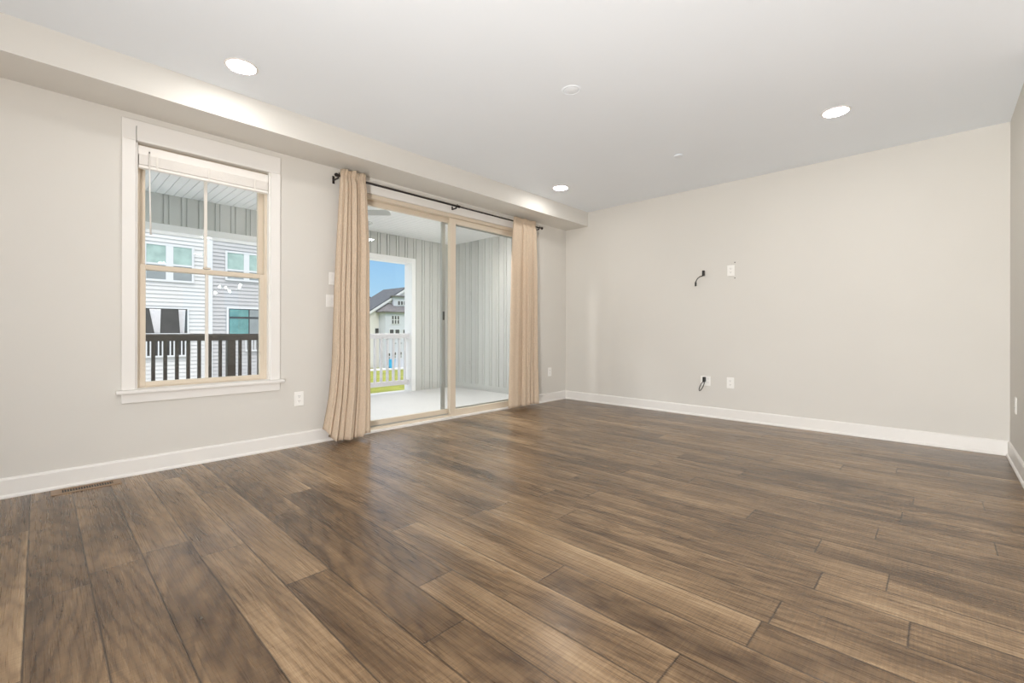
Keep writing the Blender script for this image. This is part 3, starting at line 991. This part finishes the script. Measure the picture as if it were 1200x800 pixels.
def house_window(parent, x0, x1, y, z0, z1, panes, m_up, m_low=None, split=None, name='window', fr=0.085, mull=0.14):
    """framed window on a wall facing -y, with side by side panes; split: height of the meeting rail"""
    n = panes
    o = boxes(name, M['house_trim'], parent, [(x0 - fr, x0, y - 0.06, y, z0 - fr, z1 + fr), (x1, x1 + fr, y - 0.06, y, z0 - fr, z1 + fr),
                                              (x0, x1, y - 0.06, y, z1, z1 + fr), (x0, x1, y - 0.06, y, z0 - fr, z0)])
    wpane = (x1 - x0 - mull * (n - 1)) / n
    for k in range(n):
        a = x0 + k * (wpane + mull)
        b = a + wpane
        if k < n - 1:
            boxes('mullion', M['house_trim'], o, [(b, b + mull, y - 0.055, y, z0, z1)])
        if split:
            boxes('meeting_rail', M['house_trim'], o, [(a, b, y - 0.05, y, split - 0.04, split + 0.04)])
            boxes('pane', m_up, o, [(a, b, y - 0.03, y, split + 0.04, z1)])
            boxes('pane', m_low or m_up, o, [(a, b, y - 0.025, y, z0, split - 0.04)])
        else:
            boxes('pane', m_up, o, [(a, b, y - 0.03, y, z0, z1)])
    return o


def juliet(parent, x0, x1, y, z0, z1):
    o = boxes('juliet_railing', M['house_trim'], parent, [(x0, x1, y - 0.16, y - 0.08, z1 - 0.07, z1), (x0, x1, y - 0.15, y - 0.09, z0, z0 + 0.07)])
    n = int((x1 - x0) / 0.13)
    for k in range(n + 1):
        x = x0 + 0.02 + (x1 - x0 - 0.04) * k / n
        boxes('baluster', M['house_trim'], o, [(x - 0.022, x + 0.022, y - 0.14, y - 0.10, z0 + 0.07, z1 - 0.07)])
    return o


NYP = 20.0
nb = thing('town_house', 'white and grey lap sided house facing the window beyond the dark railing', 'house', (0, NYP, GZ))
bm = bmesh.new()
lap_siding(bm, -9.0, -0.30, NYP, GZ, 8.0)
finish(bm, 'white_wall', M['siding_white'], nb)
bm = bmesh.new()
lap_siding(bm, -0.02, 6.0, NYP + 0.02, GZ, 8.0)
finish(bm, 'grey_wall', M['siding_grey'], nb)['label'] = 'grey lap siding on the right half'
boxes('corner_trim', M['house_trim'], nb, [(-0.30, -0.02, NYP - 0.05, NYP + 0.1, GZ, 8.0)])
boxes('house_body', M['siding_white'], nb, [(-9.0, 6.0, NYP + 0.1, NYP + 9, GZ, 8.0)])
bm = bmesh.new()
add_prism(bm, [(NYP - 0.5, 8.0), (NYP + 9.5, 8.0), (NYP + 4.5, 11.0)], 'x', -9.4, 6.4)
finish(bm, 'roof', M['shingle'], nb)
house_window(nb, -2.40, -0.82, NYP - 0.03, 3.20, 4.65, 2, M['pane_green'], M['pane_grey'], 3.85, mull=0.26)
house_window(nb, 0.56, 2.16, NYP - 0.01, 3.45, 4.66, 2, M['pane_green'], M['pane_grey'], 3.86, mull=0.24)
w = house_window(nb, -2.44, -0.98, NYP - 0.03, -0.05, 1.96, 1, M['pane_dark'], name='french_door', fr=0.06)
w['label'] = 'dark glazed door with tied white curtains'
for (a, b, c, d) in ((-2.30, -1.92, -2.12, -1.95), (-1.30, -1.06, -1.24, -1.10)):
    bm = bmesh.new()
    NU, NV = 24, 12
    g = []
    for j in range(NV + 1):
        v = j / NV
        g.append([bm.verts.new((a + (b - a) * (i / NU) * (1 - v) + (c - a + (d - c) * (i / NU)) * v,
                                NYP - 0.085 - 0.02 * math.sin(i * 1.6), 1.93 - 1.05 * v)) for i in range(NU + 1)])
    for j in range(NV):
        for i in range(NU):
            bm.faces.new((g[j][i], g[j][i + 1], g[j + 1][i + 1], g[j + 1][i]))
    o = finish(bm, 'door_curtain', M['white_cloth'], w, 0, True)
    o.modifiers.new('thick', 'SOLIDIFY').thickness = 0.01
juliet(nb, -2.55, -0.90, NYP, -0.12, 0.90)
w = house_window(nb, 0.62, 2.10, NYP - 0.01, 0.80, 2.05, 1, M['pane_dark'])
boxes('pane', M['pane_teal'], w, [(0.66, 1.45, NYP - 0.05, NYP, 0.84, 1.58), (0.66, 1.45, NYP - 0.05, NYP, 1.68, 2.01)])
boxes('pane', M['pane_grey'], w, [(1.50, 2.06, NYP - 0.05, NYP, 0.84, 1.58), (1.50, 2.06, NYP - 0.05, NYP, 1.68, 2.01)])
juliet(nb, 1.30, 2.80, NYP, 0.03, 0.75)

# grey roofed house seen past the white railing
FYP = 48.0
fh = thing('gable_house', 'pale grey roofed house beyond the lawn, seen through the porch opening', 'house', (25.5, FYP, GZ))
bm = bmesh.new()
APX, APZ, EVX, EVZ = 28.5, 6.75, 22.6, 3.15
add_prism(bm, [(EVX + 0.3, GZ), (34.4, GZ), (34.4, EVZ), (APX, APZ - 0.12), (EVX + 0.3, EVZ)], 'y', FYP, FYP + 5.4)
finish(bm, 'gable_wall', M['siding_cream'], fh)
for s in (-1, 1):
    bm = bmesh.new()
    ex = APX + s * (APX - EVX)
    add_prism(bm, [(APX, APZ), (APX, APZ + 0.18), (ex, EVZ + 0.10), (ex, EVZ - 0.08)], 'y', FYP - 0.25, FYP + 5.6)
    finish(bm, 'roof_slope', M['shingle'], fh)
    bm = bmesh.new()
    add_prism(bm, [(APX, APZ + 0.02), (APX, APZ - 0.30), (ex, EVZ - 0.34), (ex, EVZ - 0.02)], 'y', FYP - 0.30, FYP - 0.22)
    finish(bm, 'rake_board', M['house_trim'], fh)
BYP = FYP - 1.6
boxes('bay_wall', M['siding_blue'], fh, [(24.55, 32.0, BYP, FYP, GZ, 3.55)])['label'] = 'pale blue grey projecting bay'
bm = bmesh.new()
vs = [bm.verts.new(p) for p in ((24.1, BYP - 0.35, 3.50), (32.4, BYP - 0.35, 3.50), (32.4, FYP, 4.65), (25.9, FYP, 4.65), (24.1, FYP, 3.50),
                                (24.1, BYP - 0.35, 3.38), (32.4, BYP - 0.35, 3.38), (32.4, FYP, 3.38), (24.1, FYP, 3.38))]
for q in ((0, 1, 2, 3), (0, 3, 4), (0, 5, 6, 1), (0, 4, 8, 5), (5, 8, 7, 6), (1, 6, 7, 2), (4, 3, 2, 7, 8)):
    bm.faces.new([vs[i] for i in q])
finish(bm, 'bay_roof', M['shingle_brown'], fh)
boxes('dormer_wall', M['siding_blue'], fh, [(26.35, 32.0, FYP - 0.6, FYP, 4.2, 5.55)])
boxes('dormer_eave', M['shingle_brown'], fh, [(26.1, 32.2, FYP - 0.9, FYP, 5.50, 5.66)])
house_window(fh, 26.95, 28.15, FYP - 0.6, 4.45, 4.95, 3, M['pane_dark'], fr=0.05, mull=0.12)
house_window(fh, 25.45, 26.50, BYP, 1.95, 2.95, 3, M['pane_dark'], M['pane_dark'], 2.45, fr=0.06, mull=0.14)
for a, b in ((25.15, 25.70), (25.95, 26.55), (27.10, 27.80)):
    house_window(fh, a, b, BYP, 0.20, 1.20, 1, M['pane_dark'], fr=0.07)
house_window(fh, 24.0, 24.5, FYP, 0.25, 1.35, 1, M['pane_dark'], fr=0.07)
for a, b, z in ((24.75, 25.2, -2.55), (25.55, 26.05, -2.45), (26.4, 26.9, -2.45), (27.2, 27.6, -2.5)):
    house_window(fh, a, b, BYP, z, z + 0.75, 1, M['pane_dark'], M['pane_grey'], z + 0.35, fr=0.06)
for a, b in ((25.5, 26.1), (26.4, 26.95), (27.2, 27.6)):
    boxes('vent_grille', M['pane_grey'], fh, [(a, b, BYP - 0.04, BYP, -0.62, -0.50)])

f2 = thing('small_gable_house', 'distant tan gabled house peeking left of the grey roof', 'house', (36, 76, GZ))
bm = bmesh.new()
add_prism(bm, [(31, GZ), (40, GZ), (40, 6.2), (37.0, 8.35), (34.2, 8.6), (31, 8.2)], 'y', 76, 84)
finish(bm, 'gable_wall', M['siding_cream'], f2)
bm = bmesh.new()
add_prism(bm, [(30.5, 8.15), (34.1, 8.55), (37.0, 8.3), (40.4, 6.0), (40.4, 6.3), (37.1, 8.75), (34.2, 9.0), (30.5, 8.6)], 'y', 75.6, 84.4)
finish(bm, 'roof', M['shingle'], f2)
house_window(f2, 33.2, 34.0, 76, 6.2, 7.2, 1, M['pane_dark'])
house_window(f2, 35.6, 36.4, 76, 6.2, 7.2, 1, M['pane_dark'])

t = thing('wheeled_bin', 'bright blue wheeled bin at the edge of the lawn behind the white railing', 'bin', (25.0, 45.6, GZ))
bm = bmesh.new()
add_prism(bm, [(-0.24, 0.06), (0.24, 0.06), (0.31, 1.12), (-0.31, 1.12)], 'y', -0.3, 0.3)
finish(bm, 'bin_body', M['bin_blue'], t, 0.03, False, True)
boxes('lid', M['bin_blue'], t, [(-0.33, 0.33, -0.34, 0.36, 1.12, 1.19)], 0.02, True)
for s in (-1, 1):
    lathe('wheel', M['dark_plastic'], t, [(0, -0.03), (0.10, -0.03), (0.11, 0.0), (0.10, 0.03), (0, 0.03)], (s * 0.26, 0.27, 0.11), 16, 'x', True, True)
tag(boxes('driveway', M['concrete'], None, [(18, 36, 44.0, 46.4, GZ - 0.1, GZ + 0.07)]), 'pale driveway strip in front of the grey roofed house', 'driveway', None, 'structure')
tag(boxes('bounce_pavement', M['concrete'], None, [(-40, 7.0, 3.1, NYP - 0.1, GZ - 0.1, GZ + 0.09)]), 'unseen pale pavement added below the porch against green bounce light', 'pavement', None, 'structure')  # unseen slab, added to cut green light bouncing off the grass
